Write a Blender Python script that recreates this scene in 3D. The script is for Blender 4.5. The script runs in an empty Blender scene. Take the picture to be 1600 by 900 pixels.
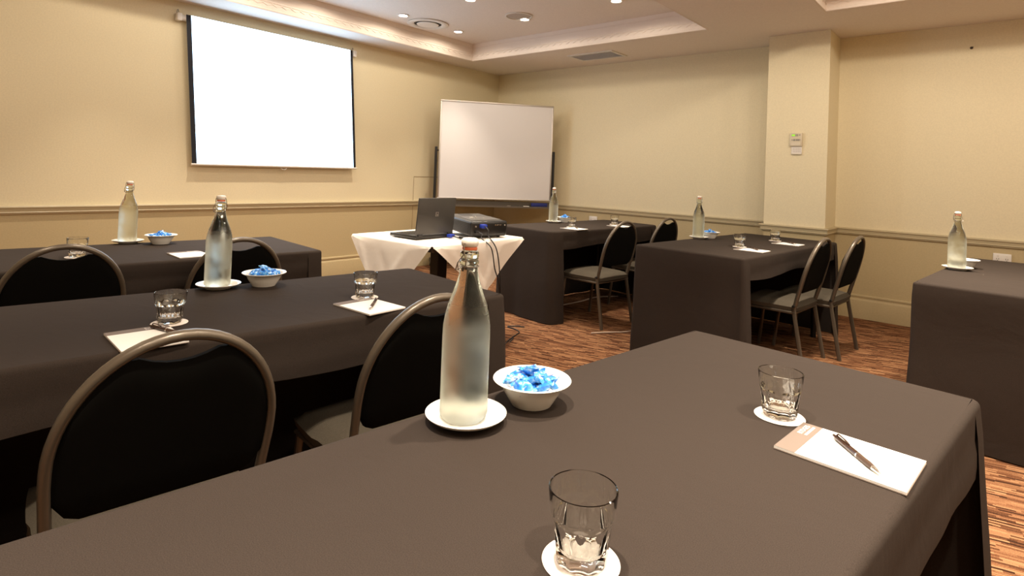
import bpy, bmesh, math, random
from mathutils import Vector, Matrix, noise

# ------------------------------------------------------------------ camera, world, exposure
SC = bpy.context.scene
COL = SC.collection
PI = math.pi
_f, _cx, _cy = 897.18, 800.0, 256.5            # focal length and principal point for a 1600 x 900 frame
_roll, _pitch, _yaw, CAM_H = .0388, -.0157, .7072, 1.196
_fw = Vector((-math.sin(_yaw), math.cos(_yaw), 0)); _rt = Vector((math.cos(_yaw), math.sin(_yaw), 0)); _up = Vector((0, 0, 1))
_F = _fw * math.cos(_pitch) - _up * math.sin(_pitch); _U0 = _up * math.cos(_pitch) + _fw * math.sin(_pitch)
_R = _rt * math.cos(_roll) + _U0 * math.sin(_roll); _U = _U0 * math.cos(_roll) - _rt * math.sin(_roll)
cam = bpy.data.objects.new('camera', bpy.data.cameras.new('camera')); COL.objects.link(cam)
cam.data.sensor_width = 36; cam.data.lens = _f / 1600 * 36
cam.data.shift_x = 0; cam.data.shift_y = -(450 - _cy) / 1600
cam.data.clip_start = .02; cam.data.clip_end = 60
M = Matrix.Identity(4)
for i in range(3):
    M[i][0] = _R[i]; M[i][1] = _U[i]; M[i][2] = -_F[i]
M[2][3] = CAM_H
cam.matrix_world = M
SC.camera = cam
SC.view_settings.view_transform = 'Standard'; SC.view_settings.look = 'None'
SC.view_settings.gamma = 1; SC.view_settings.use_curve_mapping = False
SC.view_settings.exposure = 0.06
W = bpy.data.worlds.new('world'); SC.world = W; W.use_nodes = True
W.node_tree.nodes['Background'].inputs[0].default_value = (.02, .018, .015, 1)
W.node_tree.nodes['Background'].inputs[1].default_value = 1.0

# room and lamp layout (metres)
XL, YB, YC, ZC, ZR = -5.5, 6.075, 5.675, 2.583, .815
XR, YF = 3.2, -3.0
XC1, XC2 = -1.704, -1.184
TRAY = [(-5.10, -2.08, -1.6, 5.12), (-1.10, 1.95, -1.6, 5.06)]
TRAY_H = .20
WARM = (1.0, .87, .70)
LAMP_FLOOD, LAMP_POOL = 7.6, 125.0
TRAY2_GAIN = 1.9
LAMPS1 = [(x, y) for y in (4.512, 3.722, 2.93, 2.14, 1.35, -.23) for x in (-4.737, -3.763, -2.67)]
LAMPS2 = [(x, y) for y in (4.25, 3.3, 2.35, 1.4, .45, -.5) for x in (-.62, .42, 1.46)]

def spot(x, y, z, energy, size, name, blend=1.0):
    l = bpy.data.lights.new(name, 'SPOT'); l.energy = energy; l.color = WARM
    l.spot_size = math.radians(size); l.spot_blend = blend; l.shadow_soft_size = .03
    o = bpy.data.objects.new(name, l); COL.objects.link(o); o.location = (x, y, z)
    return o
for k, lst in enumerate((LAMPS1, LAMPS2)):
    g = TRAY2_GAIN if k else 1.0
    for (x, y) in lst:
        spot(x, y, ZC + TRAY_H - .03, LAMP_FLOOD * (2.35 if k else 1.0), 174, 'downlight_flood', .15)
        spot(x, y, ZC + TRAY_H - .03, LAMP_POOL * g, 70, 'downlight_beam')

# ------------------------------------------------------------------ materials
def mat(name, col, rough=.6, metal=0.0, spec=.5, **kw):
    m = bpy.data.materials.new(name); m.use_nodes = True
    b = m.node_tree.nodes['Principled BSDF']
    b.inputs['Base Color'].default_value = (*col, 1); b.inputs['Roughness'].default_value = rough
    b.inputs['Metallic'].default_value = metal; b.inputs['Specular IOR Level'].default_value = spec
    for k, v in kw.items():
        b.inputs[k.replace('_', ' ')].default_value = v
    return m
def N(m, kind, **props):
    n = m.node_tree.nodes.new(kind)
    for k, v in props.items(): setattr(n, k, v)
    return n
def link(m, a, b): m.node_tree.links.new(a, b)
def bsdf(m): return m.node_tree.nodes['Principled BSDF']
def coords(m, scale=(1, 1, 1), out='Object', rot=(0, 0, 0)):
    t = N(m, 'ShaderNodeTexCoord'); p = N(m, 'ShaderNodeMapping')
    p.inputs['Scale'].default_value = scale; p.inputs['Rotation'].default_value = rot
    link(m, t.outputs[out], p.inputs['Vector']); return p.outputs['Vector']
def noisy(m, c1, c2, scale, vscale=(1, 1, 1), lo=.35, hi=.65, detail=3, bump=0, bdist=.002, out='Object'):
    v = coords(m, vscale, out)
    n = N(m, 'ShaderNodeTexNoise'); n.inputs['Scale'].default_value = scale; n.inputs['Detail'].default_value = detail
    link(m, v, n.inputs['Vector'])
    r = N(m, 'ShaderNodeValToRGB'); r.color_ramp.elements[0].position = lo; r.color_ramp.elements[1].position = hi
    r.color_ramp.elements[0].color = (*c1, 1); r.color_ramp.elements[1].color = (*c2, 1)
    link(m, n.outputs['Fac'], r.inputs['Fac']); link(m, r.outputs['Color'], bsdf(m).inputs['Base Color'])
    if bump:
        b = N(m, 'ShaderNodeBump'); b.inputs['Strength'].default_value = bump; b.inputs['Distance'].default_value = bdist
        link(m, n.outputs['Fac'], b.inputs['Height']); link(m, b.outputs['Normal'], bsdf(m).inputs['Normal'])
    return m
def paint(name, col, rough=.55, spec=.3):
    m = mat(name, col, rough, 0, spec)
    c2 = tuple(min(1, c * 1.03) for c in col); c1 = tuple(c * .97 for c in col)
    return noisy(m, c1, c2, 90, bump=.12, bdist=.001)

M_WALL = paint('cream_wall_paint', (.76, .67, .465))
M_DADO = paint('tan_dado_paint', (.51, .41, .235), .5)
M_RAIL = mat('tan_trim_paint', (.50, .42, .265), .4)
M_CEIL = paint('ceiling_paint', (.84, .76, .69), .7)
M_CORN = mat('cornice_plaster', (.80, .70, .62), .6)
M_WHITEP = mat('white_plastic', (.78, .74, .68), .4)
M_DARKGAP = mat('dark_gap', (.03, .025, .02), .8)

def carpet():
    m = mat('ribbed_carpet', (.2, .09, .04), .95, 0, .1)
    v = coords(m, (1, 1, 1), 'Object', (0, 0, -.22))
    sx = N(m, 'ShaderNodeSeparateXYZ'); link(m, v, sx.inputs[0])
    def mth(op, a, b=None, c=None):
        n = N(m, 'ShaderNodeMath', operation=op)
        for i, q in enumerate((a, b, c)):
            if q is None: continue
            if isinstance(q, (int, float)): n.inputs[i].default_value = q
            else: link(m, q, n.inputs[i])
        return n.outputs[0]
    wv = N(m, 'ShaderNodeTexNoise'); wv.inputs['Scale'].default_value = 9; link(m, v, wv.inputs['Vector'])
    yy = mth('MULTIPLY_ADD', wv.outputs['Fac'], .012, sx.outputs['Y'])
    rows = mth('MULTIPLY', yy, 96.0); row = mth('FLOOR', rows); fr = mth('SUBTRACT', rows, row)
    w1 = N(m, 'ShaderNodeTexWhiteNoise', noise_dimensions='1D'); link(m, row, w1.inputs['W'])
    xx = mth('MULTIPLY_ADD', sx.outputs['X'], 12.0, mth('MULTIPLY', w1.outputs['Value'], 13.0)); cell = mth('FLOOR', xx)
    cb = N(m, 'ShaderNodeCombineXYZ'); link(m, cell, cb.inputs[0]); link(m, row, cb.inputs[1])
    w2 = N(m, 'ShaderNodeTexWhiteNoise', noise_dimensions='2D'); link(m, cb.outputs[0], w2.inputs['Vector'])
    par = mth('MODULO', mth('ABSOLUTE', row), 2.0)
    val = mth('ADD', mth('MULTIPLY', w2.outputs['Value'], .80), mth('MULTIPLY', par, .20))
    gr = N(m, 'ShaderNodeTexNoise'); gr.inputs['Scale'].default_value = 260; gr.inputs['Detail'].default_value = 2; link(m, v, gr.inputs['Vector'])
    val = mth('ADD', val, mth('MULTIPLY_ADD', gr.outputs['Fac'], .7, -.35))
    edge = mth('MULTIPLY', mth('MULTIPLY', fr, mth('SUBTRACT', 1.0, fr)), 4.0)
    val = mth('MULTIPLY', val, mth('MULTIPLY_ADD', mth('POWER', edge, .5), .45, .55))
    r = N(m, 'ShaderNodeValToRGB'); e = r.color_ramp.elements
    e[0].position = .08; e[0].color = (.030, .0115, .0055, 1)
    e[1].position = .85; e[1].color = (.31, .16, .078, 1)
    mid = e.new(.40); mid.color = (.140, .056, .025, 1)
    link(m, val, r.inputs['Fac']); link(m, r.outputs['Color'], bsdf(m).inputs['Base Color'])
    b = N(m, 'ShaderNodeBump'); b.inputs['Strength'].default_value = .5; b.inputs['Distance'].default_value = .004
    link(m, edge, b.inputs['Height']); link(m, b.outputs['Normal'], bsdf(m).inputs['Normal'])
    return m
M_CARPET = carpet()

def cloth(name, c1, c2, sheen=.15):
    m = mat(name, c1, .9, 0, .12)
    bsdf(m).inputs['Sheen Weight'].default_value = sheen; bsdf(m).inputs['Sheen Roughness'].default_value = .5
    noisy(m, c1, c2, 700, detail=2, lo=.3, hi=.75, bump=.15, bdist=.0005)
    fine = next(n for n in m.node_tree.nodes if n.type == 'BUMP')
    wn = N(m, 'ShaderNodeTexNoise'); wn.inputs['Scale'].default_value = 4.5; wn.inputs['Detail'].default_value = 4; wn.inputs['Distortion'].default_value = .8
    link(m, coords(m, (1, 1.6, 1)), wn.inputs['Vector'])
    wb_ = N(m, 'ShaderNodeBump'); wb_.inputs['Strength'].default_value = .28; wb_.inputs['Distance'].default_value = .012
    link(m, wn.outputs['Fac'], wb_.inputs['Height']); link(m, wb_.outputs['Normal'], fine.inputs['Normal'])
    return m
M_BLACKCLOTH = cloth('black_table_linen', (.0275, .0200, .0158), (.043, .0320, .0262), 0)
M_WHITECLOTH = cloth('white_table_linen', (.78, .71, .64), (.86, .80, .73), .1)
M_SEAT = cloth('charcoal_seat_fabric', (.052, .042, .030), (.105, .088, .066), 0)
M_BACK = mat('black_back_vinyl', (.004, .0036, .003), .9, 0, .06)
M_FRAME = mat('bronze_frame_enamel', (.12, .095, .07), .32, .4, .5)
M_TABLE = mat('dark_table_wood', (.05, .035, .025), .5)
M_DARKMETAL = mat('black_steel', (.025, .023, .022), .4, .6)
M_CHINA = mat('white_china', (.86, .83, .78), .18, 0, .5)
M_PAPER = mat('white_paper', (.86, .84, .80), .7)
M_HEAD = mat('taupe_header_print', (.17, .128, .104), .7)
M_CARD = mat('grey_card_backing', (.35, .28, .24), .8)
M_CERAMIC = mat('white_stopper', (.85, .78, .70), .3)
M_RUBBER = mat('orange_rubber', (.72, .16, .06), .5)
M_WIRE = mat('steel_wire', (.35, .32, .29), .3, 1.0)
M_CHROME = mat('chrome', (.75, .72, .68), .15, 1.0)
M_ALU = mat('brushed_aluminium', (.62, .58, .54), .35, .8)
M_PEN = mat('brown_pen_barrel', (.035, .014, .008), .25)
M_LAPTOP = mat('gunmetal_laptop', (.075, .070, .066), .45, .4)
M_BLACKP = mat('black_plastic', (.014, .013, .013), .35)
M_BLUEP = mat('blue_plug', (.02, .05, .42), .4)
M_PROJ = mat('dark_grey_projector', (.045, .042, .040), .4)
M_CABLE = mat('black_cable', (.008, .008, .009), .45)
M_PALECABLE = mat('pale_cable', (.55, .42, .33), .5)
M_BOARD = mat('whiteboard_enamel', (.74, .71, .70), .25, 0, .4)
M_BLUEFELT = mat('blue_eraser', (.012, .02, .16), .7)
M_COASTER = noisy(mat('paper_coaster', (.8, .72, .66), .8), (.70, .62, .56), (.84, .78, .73), 60)
M_BORDER = mat('screen_black_border', (.004, .005, .012), .7)
M_SCREENBACK = mat('screen_fabric', (.8, .8, .8), .8)
def emit(name, col, s):
    m = mat(name, (0, 0, 0), .5); b = bsdf(m)
    b.inputs['Emission Color'].default_value = (*col, 1); b.inputs['Emission Strength'].default_value = s
    return m
M_SCREEN = emit('projected_screen', (.56, .78, 1.0), 4.6)  # emission stands in for the projector's light falling on the fabric
M_LAMP = emit('halogen_lamp', (1, .9, .74), 30)
M_LCD = emit('green_display', (.45, 1, .05), .9)
M_INK = mat('navy_ink', (.02, .02, .28), .5)
M_WHITEINK = mat('white_ink', (.85, .80, .76), .6)
M_TAUPEINK = mat('taupe_ink', (.66, .57, .50), .7)
M_GREYKEY = mat('grey_keys', (.30, .27, .23), .5)
M_RULE = mat('faint_ruled_line', (.74, .72, .69), .7)

def glass(name, col, ior=1.5, rough=0.0):
    m = mat(name, col, rough, 0, .5); b = bsdf(m)
    b.inputs['Transmission Weight'].default_value = 1.0; b.inputs['IOR'].default_value = ior
    return m
M_GLASS = glass('clear_glass', (.995, 1, .98), 1.5)
def frosted():
    m = glass('frosted_water_bottle', (.87, .92, .83), 1.36)
    v = coords(m)
    s = N(m, 'ShaderNodeSeparateXYZ'); link(m, v, s.inputs[0])
    n = N(m, 'ShaderNodeTexNoise'); n.inputs['Scale'].default_value = 28; n.inputs['Detail'].default_value = 4; link(m, v, n.inputs['Vector'])
    mr = N(m, 'ShaderNodeMapRange'); mr.inputs['From Min'].default_value = .235; mr.inputs['From Max'].default_value = .15
    mr.inputs['To Min'].default_value = 0; mr.inputs['To Max'].default_value = 1; mr.clamp = True
    link(m, s.outputs['Z'], mr.inputs['Value'])
    a = N(m, 'ShaderNodeMath', operation='MULTIPLY_ADD'); a.inputs[1].default_value = .9; a.inputs[2].default_value = .05
    link(m, n.outputs['Fac'], a.inputs[0])
    k = N(m, 'ShaderNodeMath', operation='MULTIPLY'); link(m, a.outputs[0], k.inputs[0]); link(m, mr.outputs[0], k.inputs[1])
    link(m, k.outputs[0], bsdf(m).inputs['Roughness'])
    return m
M_BOTTLE = frosted()
def candy_mat(name, seed):
    m = mat(name, (.2, .5, .9), .25, 0, .6)
    v = coords(m)
    o = N(m, 'ShaderNodeVectorMath', operation='ADD'); o.inputs[1].default_value = (seed, seed * 2.3, 0); link(m, v, o.inputs[0])
    n = N(m, 'ShaderNodeTexNoise'); n.inputs['Scale'].default_value = 75; n.inputs['Detail'].default_value = 2; link(m, o.outputs[0], n.inputs['Vector'])
    r = N(m, 'ShaderNodeValToRGB'); e = r.color_ramp.elements
    e[0].position = .42; e[0].color = (.02, .20, .72, 1); e[1].position = .66; e[1].color = (.78, .88, .96, 1)
    mid = e.new(.54); mid.color = (.10, .42, .86, 1)
    link(m, n.outputs['Fac'], r.inputs['Fac']); link(m, r.outputs['Color'], bsdf(m).inputs['Base Color'])
    return m
M_CANDY = [candy_mat('blue_white_wrapper', .3), candy_mat('pale_blue_wrapper', 1.7)]

# ------------------------------------------------------------------ mesh helpers
class MB:
    def __init__(s): s.bm = bmesh.new(); s.mi = 0
    def face(s, vs, mi=None):
        try:
            f = s.bm.faces.new(vs); f.material_index = s.mi if mi is None else mi; return f
        except ValueError: return None
    def box(s, lo, hi, mx=None, bev=0.0, seg=2):
        lo, hi = Vector(lo), Vector(hi)
        ps = [Vector((x, y, z)) for z in (lo.z, hi.z) for y in (lo.y, hi.y) for x in (lo.x, hi.x)]
        vs = [s.bm.verts.new(p) for p in ps]
        fs = [s.face([vs[i] for i in q]) for q in ((0, 2, 3, 1), (4, 5, 7, 6), (0, 1, 5, 4), (2, 6, 7, 3), (0, 4, 6, 2), (1, 3, 7, 5))]
        allv = vs
        if bev:
            es = list({e for f in fs for e in f.edges})
            r = bmesh.ops.bevel(s.bm, geom=es, offset=bev, segments=seg, profile=.5, affect='EDGES')
            allv = list({v for f in r['faces'] for v in f.verts} | {v for v in vs if v.is_valid})
            for f in r['faces']: f.material_index = s.mi
        if mx is not None:
            for v in allv: v.co = mx @ v.co
        return allv
    def quad(s, a, b, c, d): return s.face([s.bm.verts.new(Vector(p)) for p in (a, b, c, d)])
    def lathe(s, prof, n=32, mx=None, cap0=True, cap1=True, rfun=None):
        rings = []
        for (r, z) in prof:
            ring = []
            for k in range(n):
                t = 2 * PI * k / n; rr = rfun(r, z, t) if rfun else r
                p = Vector((rr * math.cos(t), rr * math.sin(t), z))
                ring.append(s.bm.verts.new(mx @ p if mx else p))
            rings.append(ring)
        for a, b in zip(rings, rings[1:]):
            for k in range(n): s.face([a[k], a[(k + 1) % n], b[(k + 1) % n], b[k]])
        if cap0: s.face(list(reversed(rings[0])))
        if cap1: s.face(rings[-1])
    def sweep(s, path, ra, rb=None, n=8, ref=None, closed=False, cap=True, sq=1.0, scl=None):
        path = [Vector(p) for p in path]; rb = ra if rb is None else rb; L = len(path); rings = []
        prev = None
        for i, p in enumerate(path):
            a = path[(i - 1) % L] if (closed or i > 0) else p; b = path[(i + 1) % L] if (closed or i < L - 1) else p
            t = (b - a).normalized()
            if ref is not None: u = Vector(ref) - t * Vector(ref).dot(t)
            elif prev is None: u = t.orthogonal()
            else: u = prev - t * prev.dot(t)
            if u.length < 1e-6: u = t.orthogonal()
            u.normalize(); prev = u; w = t.cross(u)
            k = scl[i] if scl else 1.0
            ring = []
            for j in range(n):
                th = 2 * PI * (j + .5) / n; c, sn = math.cos(th), math.sin(th)
                c = math.copysign(abs(c) ** sq, c); sn = math.copysign(abs(sn) ** sq, sn)
                ring.append(s.bm.verts.new(p + u * (ra * k * c) + w * (rb * k * sn)))
            rings.append(ring)
        for i in range(L if closed else L - 1):
            a, b = rings[i], rings[(i + 1) % L]
            for j in range(n): s.face([a[j], a[(j + 1) % n], b[(j + 1) % n], b[j]])
        if cap and not closed: s.face(list(reversed(rings[0]))); s.face(rings[-1])
    def grid(s, rows):
        vs = [[s.bm.verts.new(Vector(p)) for p in r] for r in rows]
        for a, b in zip(vs, vs[1:]):
            for j in range(len(a) - 1): s.face([a[j], a[j + 1], b[j + 1], b[j]])
        return vs
    def prism(s, pts, z0, z1, mx=None):
        a = [s.bm.verts.new((mx @ Vector((x, y, z0))) if mx else (x, y, z0)) for x, y in pts]
        b = [s.bm.verts.new((mx @ Vector((x, y, z1))) if mx else (x, y, z1)) for x, y in pts]
        n = len(pts); s.face(list(reversed(a))); s.face(b)
        for k in range(n): s.face([a[k], a[(k + 1) % n], b[(k + 1) % n], b[k]])
    def build(s, name, mats, parent=None, smooth=None, loc=None, fix=True):
        bm = s.bm
        if fix: bmesh.ops.recalc_face_normals(bm, faces=bm.faces)
        if smooth is not None:
            lim = math.radians(smooth)
            for f in bm.faces: f.smooth = True
            for e in bm.edges:
                if len(e.link_faces) == 2 and e.calc_face_angle(0) > lim: e.smooth = False
        me = bpy.data.meshes.new(name); bm.to_mesh(me); bm.free()
        for m in (mats if isinstance(mats, (list, tuple)) else [mats]): me.materials.append(m)
        o = bpy.data.objects.new(name, me); COL.objects.link(o)
        if parent is not None: o.parent = parent
        if loc is not None: o.location = loc
        return o
def tag(o, label=None, cat=None, group=None, kind=None):
    for k, v in (('label', label), ('category', cat), ('group', group), ('kind', kind)):
        if v: o[k] = v
    return o
def thing(name, label, cat, loc=(0, 0, 0), rz=0.0, group=None):
    o = bpy.data.objects.new(name, None); COL.objects.link(o); o.location = loc; o.rotation_euler = (0, 0, rz)
    o.empty_display_size = .05
    return tag(o, label, cat, group)
KIDS = {}
def dup(src, loc, rz, label, group=None):
    def kids(o): return [c for c in bpy.data.objects if c.parent is o] if o not in KIDS else KIDS[o]
    r = src.copy(); COL.objects.link(r); r.location = loc; r.rotation_euler = (0, 0, rz); r['label'] = label
    if group: r['group'] = group
    for c in kids(src):
        d = c.copy(); COL.objects.link(d); d.parent = r
        for g in kids(c):
            e = g.copy(); COL.objects.link(e); e.parent = d
    return r
def text_mesh(name, body, size, m, parent, mx, extrude=.0001):
    cu = bpy.data.curves.new(name, 'FONT'); cu.body = body; cu.size = size; cu.extrude = extrude; cu.align_x = 'CENTER'; cu.align_y = 'CENTER'; cu.resolution_u = 2
    t = bpy.data.objects.new(name + '_source', cu); COL.objects.link(t)
    dg = bpy.context.evaluated_depsgraph_get(); me = bpy.data.meshes.new_from_object(t.evaluated_get(dg))
    bpy.data.objects.remove(t); bpy.data.curves.remove(cu)
    me.transform(mx); me.materials.clear(); me.materials.append(m); me.name = name
    o = bpy.data.objects.new(name, me); COL.objects.link(o); o.parent = parent
    return o

# ------------------------------------------------------------------ room shell
def struct(o, label=None): return tag(o, label, kind='structure')
b = MB(); b.box((XL - .2, YF - .2, -.1), (XR + .2, YB + .2, 0)); struct(b.build('floor', M_CARPET))
def wall(name, lo, hi):
    b = MB(); (x0, y0), (x1, y1) = lo, hi
    b.mi = 0; b.box((x0, y0, .78), (x1, y1, ZC + .6)); b.mi = 1; b.box((x0, y0, 0), (x1, y1, .78))
    return struct(b.build(name, [M_WALL, M_DADO]))
wall('wall_left', (XL - .15, YF - .15), (XL, YB + .15))
wall('wall_back', (XL, YB), (XR, YB + .15))
wall('wall_right', (XR, YF - .15), (XR + .15, YB + .15))
wall('wall_front', (XL, YF - .15), (XR, YF))
wall('column', (XC1, YC), (XC2, YB))

# moulding profiles as (out from wall, z)
RAILP = [(0, ZR), (.030, ZR), (.034, ZR - .006), (.034, ZR - .014), (.026, ZR - .020), (.022, ZR - .042), (.026, ZR - .048), (.018, ZR - .052), (.016, ZR - .060), (.008, ZR - .066), (0, ZR - .068)]
BASEP = [(0, .215), (.010, .215), (.014, .208), (.014, .196), (.009, .190), (.009, .178), (.015, .170), (.018, .160), (.018, 0), (0, 0)]
def moulding(name, path, prof, m, closed=False):
    """path: 2D points; room interior lies to the left of the walking direction"""
    b = MB(); L = len(path); rows = []
    for i in range(L):
        p = Vector(path[i]); dirs = []
        if i > 0 or closed: dirs.append((p - Vector(path[i - 1])).normalized())
        if i < L - 1 or closed: dirs.append((Vector(path[(i + 1) % L]) - p).normalized())
        ns = [Vector((-d.y, d.x)) for d in dirs]
        if len(ns) == 1: n = ns[0]
        else: n = (ns[0] + ns[1]) / (1 + ns[0].dot(ns[1]))
        rows.append([(p.x + n.x * o, p.y + n.y * o, z) for o, z in prof])
    if closed: rows.append(rows[0])
    b.grid(rows)
    return struct(b.build(name, m, smooth=25))
wl = [(XL, YB), (XL, YF)]
wb = [(XR, YB), (XC2, YB), (XC2, YC), (XC1, YC), (XC1, YB), (XL, YB)]
moulding('trim_1', wl, RAILP, M_RAIL); moulding('trim_2', wb, RAILP, M_RAIL)
moulding('baseboard_left', wl, BASEP, M_DADO); moulding('baseboard_back', wb, BASEP, M_DADO)

# ceiling with two raised trays
b = MB()
xs = sorted({XL, XR, TRAY[0][0], TRAY[0][1], TRAY[1][0], TRAY[1][1]}); ys = sorted({YF, YB, TRAY[0][2], TRAY[0][3], TRAY[1][3]})
for i in range(len(xs) - 1):
    for j in range(len(ys) - 1):
        cx, cy = (xs[i] + xs[i + 1]) / 2, (ys[j] + ys[j + 1]) / 2
        if any(t[0] < cx < t[1] and t[2] < cy < t[3] for t in TRAY): continue
        b.box((xs[i], ys[j], ZC), (xs[i + 1], ys[j + 1], ZC + .04))
bmesh.ops.remove_doubles(b.bm, verts=b.bm.verts, dist=1e-5)
CEIL = struct(b.build('ceiling', M_CEIL))
CORN = [(-.010, ZC - .001), (.006, ZC - .001), (.010, ZC + .006), (.010, ZC + .014), (.004, ZC + .020), (.006, ZC + .034), (.004, ZC + .072), (.010, ZC + .078), (.010, ZC + .084), (.004, ZC + .090),
        (.010, ZC + .112), (.022, ZC + .135), (.028, ZC + .150), (.028, ZC + .158), (.036, ZC + .164), (.046, ZC + .186), (.050, ZC + .194), (.050, ZC + TRAY_H)]
for t in TRAY:
    x0, x1, y0, y1 = t
    b = MB(); b.box((x0 - .03, y0 - .03, ZC + TRAY_H), (x1 + .03, y1 + .03, ZC + TRAY_H + .04)); b.build('tray_panel', M_CEIL, CEIL)
    b = MB(); path = [(x0, y0), (x1, y0), (x1, y1), (x0, y1)]; rows = []
    for i in range(5):
        p = Vector(path[i % 4]); d0 = (p - Vector(path[(i - 1) % 4])).normalized(); d1 = (Vector(path[(i + 1) % 4]) - p).normalized()
        n = Vector((-d0.y, d0.x)) + Vector((-d1.y, d1.x))
        rows.append([(p.x + n.x * o, p.y + n.y * o, z) for o, z in CORN])
    b.grid(rows)
    co = b.build('cornice', M_CORN, CEIL, smooth=25)
    # running leaf ornament of the cornice: a scalloped bead
    b = MB()
    for (p, q, nx, ny) in (((x0, y0), (x0, y1), 1, 0), ((x0, y1), (x1, y1), 0, -1), ((x1, y1), (x1, y0), -1, 0)):
        L = math.hypot(q[0] - p[0], q[1] - p[1]); n = int(L / .09); pts = []
        for k in range(n * 4 + 1):
            s = k / (n * 4); z = ZC + .060 + .010 * math.sin(2 * PI * k / 4)
            pts.append((p[0] + (q[0] - p[0]) * s + nx * .006, p[1] + (q[1] - p[1]) * s + ny * .006, z))
        b.sweep(pts, .0065, n=4, ref=(nx, ny, 0))
    b.build('cornice_ornament', M_CORN, co)

# access panel joint in the left wall (a fine gap)
b = MB()
b.box((XL, 4.59, 1.104), (XL + .002, 5.30, 1.110)); b.box((XL, 4.587, ZR), (XL + .002, 4.592, 1.110)); b.box((XL, 4.587, .22), (XL + .002, 4.592, ZR - .068))
struct(b.build('trim_3', mat('panel_joint', (.30, .20, .10), .8)))

# ------------------------------------------------------------------ ceiling fittings
def downlight(x, y, label):
    t = thing('downlight', label, 'downlight', (x, y, ZC + TRAY_H), group='downlights in the ceiling tray')
    b = MB(); b.lathe([(.044, -.001), (.060, -.001), (.062, -.005), (.058, -.008), (.046, -.008), (.042, .0)], 28, cap0=False, cap1=False); b.build('trim_ring', M_WHITEP, t, 40)
    b = MB(); b.lathe([(.042, -.003), (.026, -.0085), (.001, -.011)], 20, cap0=False); b.build('lamp', M_LAMP, t, 60)
for (x, y), l in {(-4.737, 3.722): 'lit recessed downlight between the tray cornice and the near side of the round air diffuser',
                  (-4.737, 4.512): 'lit recessed downlight closest to the inner corner of the ceiling cornice',
                  (-3.763, 3.722): 'lit recessed downlight cut by the top of the frame above the projection screen corner',
                  (-3.763, 4.512): 'lit recessed downlight beside the flat round ceiling speaker',
                  (-2.67, 4.479): 'lit recessed downlight on its own toward the column end of the ceiling tray'}.items():
    downlight(x, y, l)
t = thing('air_diffuser', 'round white air diffuser with dark ring slot in the raised ceiling tray', 'vent', (-4.775, 4.09, ZC + TRAY_H))
b = MB(); b.lathe([(.150, -.001), (.215, -.001), (.222, -.008), (.205, -.016), (.160, -.014), (.148, -.004)], 48, cap0=False, cap1=False); b.build('outer_ring', M_WHITEP, t, 40)
b = MB(); b.lathe([(.150, -.002), (.001, -.002)], 32, cap0=False); b.build('dark_slot', M_DARKGAP, t, 40)
b = MB(); b.lathe([(.001, -.003), (.105, -.003), (.120, -.010), (.115, -.016), (.001, -.020)], 40, cap0=False, cap1=False); b.build('centre_disc', M_WHITEP, t, 40)
t = thing('ceiling_speaker', 'flat round pinkish ceiling speaker grille beside a lit downlight', 'speaker', (-3.735, 4.385, ZC + TRAY_H))
b = MB(); b.lathe([(.122, -.001), (.138, -.001), (.140, -.008), (.126, -.011), (.122, -.004)], 40, cap0=False, cap1=False); b.build('rim', M_WHITEP, t, 40)
b = MB(); b.lathe([(.123, -.004), (.06, -.008), (.001, -.009)], 40, cap0=False); b.build('grille', noisy(mat('speaker_mesh', (.5, .43, .37), .7), (.40, .34, .29), (.58, .5, .43), 400), t, 40)
t = thing('return_air_grille', 'rectangular beige return air grille in the lower ceiling above the back wall', 'vent', (-3.57, 5.60, ZC))
b = MB()
for lo, hi in (((-.30, -.17, -.010), (.30, -.135, 0)), ((-.30, .135, -.010), (.30, .17, 0)), ((-.30, -.135, -.010), (-.265, .135, 0)), ((.265, -.135, -.010), (.30, .135, 0))): b.box(lo, hi)
b.build('frame', M_WHITEP, t)
b = MB(); b.box((-.265, -.135, -.002), (.265, .135, 0)); b.build('dark_backing', mat('filter_felt', (.33, .27, .19), .9), t)
for k in range(18):
    b = MB(); y = -.128 + k * .015
    mx = Matrix.Translation((0, y, -.006)) @ Matrix.Rotation(.5, 4, 'X'); b.box((-.265, -.0055, -.0007), (.265, .0055, .0007), mx); b.build('slat', M_WHITEP, t)

# ------------------------------------------------------------------ projection screen
t = thing('projection_screen', 'pull-down projection screen glowing white with black side borders', 'projection screen', (XL, 2.75, 0))
SX = .06
Lt, Lb, Rt, Rb = (1.915, 2.470), (2.020, 1.168), (3.604, 2.470), (3.710, 1.185)      # corners (y, z)
def sp(u, v):
    y = (Lt[0] * (1 - v) + Lb[0] * v) * (1 - u) + (Rt[0] * (1 - v) + Rb[0] * v) * u
    z = (Lt[1] * (1 - v) + Lb[1] * v) * (1 - u) + (Rt[1] * (1 - v) + Rb[1] * v) * u
    return y - 2.75, z
def strip(name, u0, u1, m):
    b = MB(); rows = []
    for i in range(9):
        v = i / 8; rows.append([(SX, *sp(u0 + (u1 - u0) * j / 6, v)) for j in range(7)])
    A = b.grid(rows); b.mi = 1
    B = b.grid([[(x - .0015, y, z) for x, y, z in row] for row in rows]); b.mi = 1
    ra = A[0] + [r[-1] for r in A[1:]] + list(reversed(A[-1][:-1])) + list(reversed([r[0] for r in A[1:-1]]))
    rb = B[0] + [r[-1] for r in B[1:]] + list(reversed(B[-1][:-1])) + list(reversed([r[0] for r in B[1:-1]]))
    for k in range(len(ra)): b.face([ra[k], ra[(k + 1) % len(ra)], rb[(k + 1) % len(rb)], rb[k]])
    return b.build(name, [m, M_SCREENBACK], t)
strip('border', 0, .024, M_BORDER); strip('fabric', .024, .982, M_SCREEN); strip('border', .982, 1, M_BORDER)  # left black strip is the real border plus painted shadow at that edge
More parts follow.
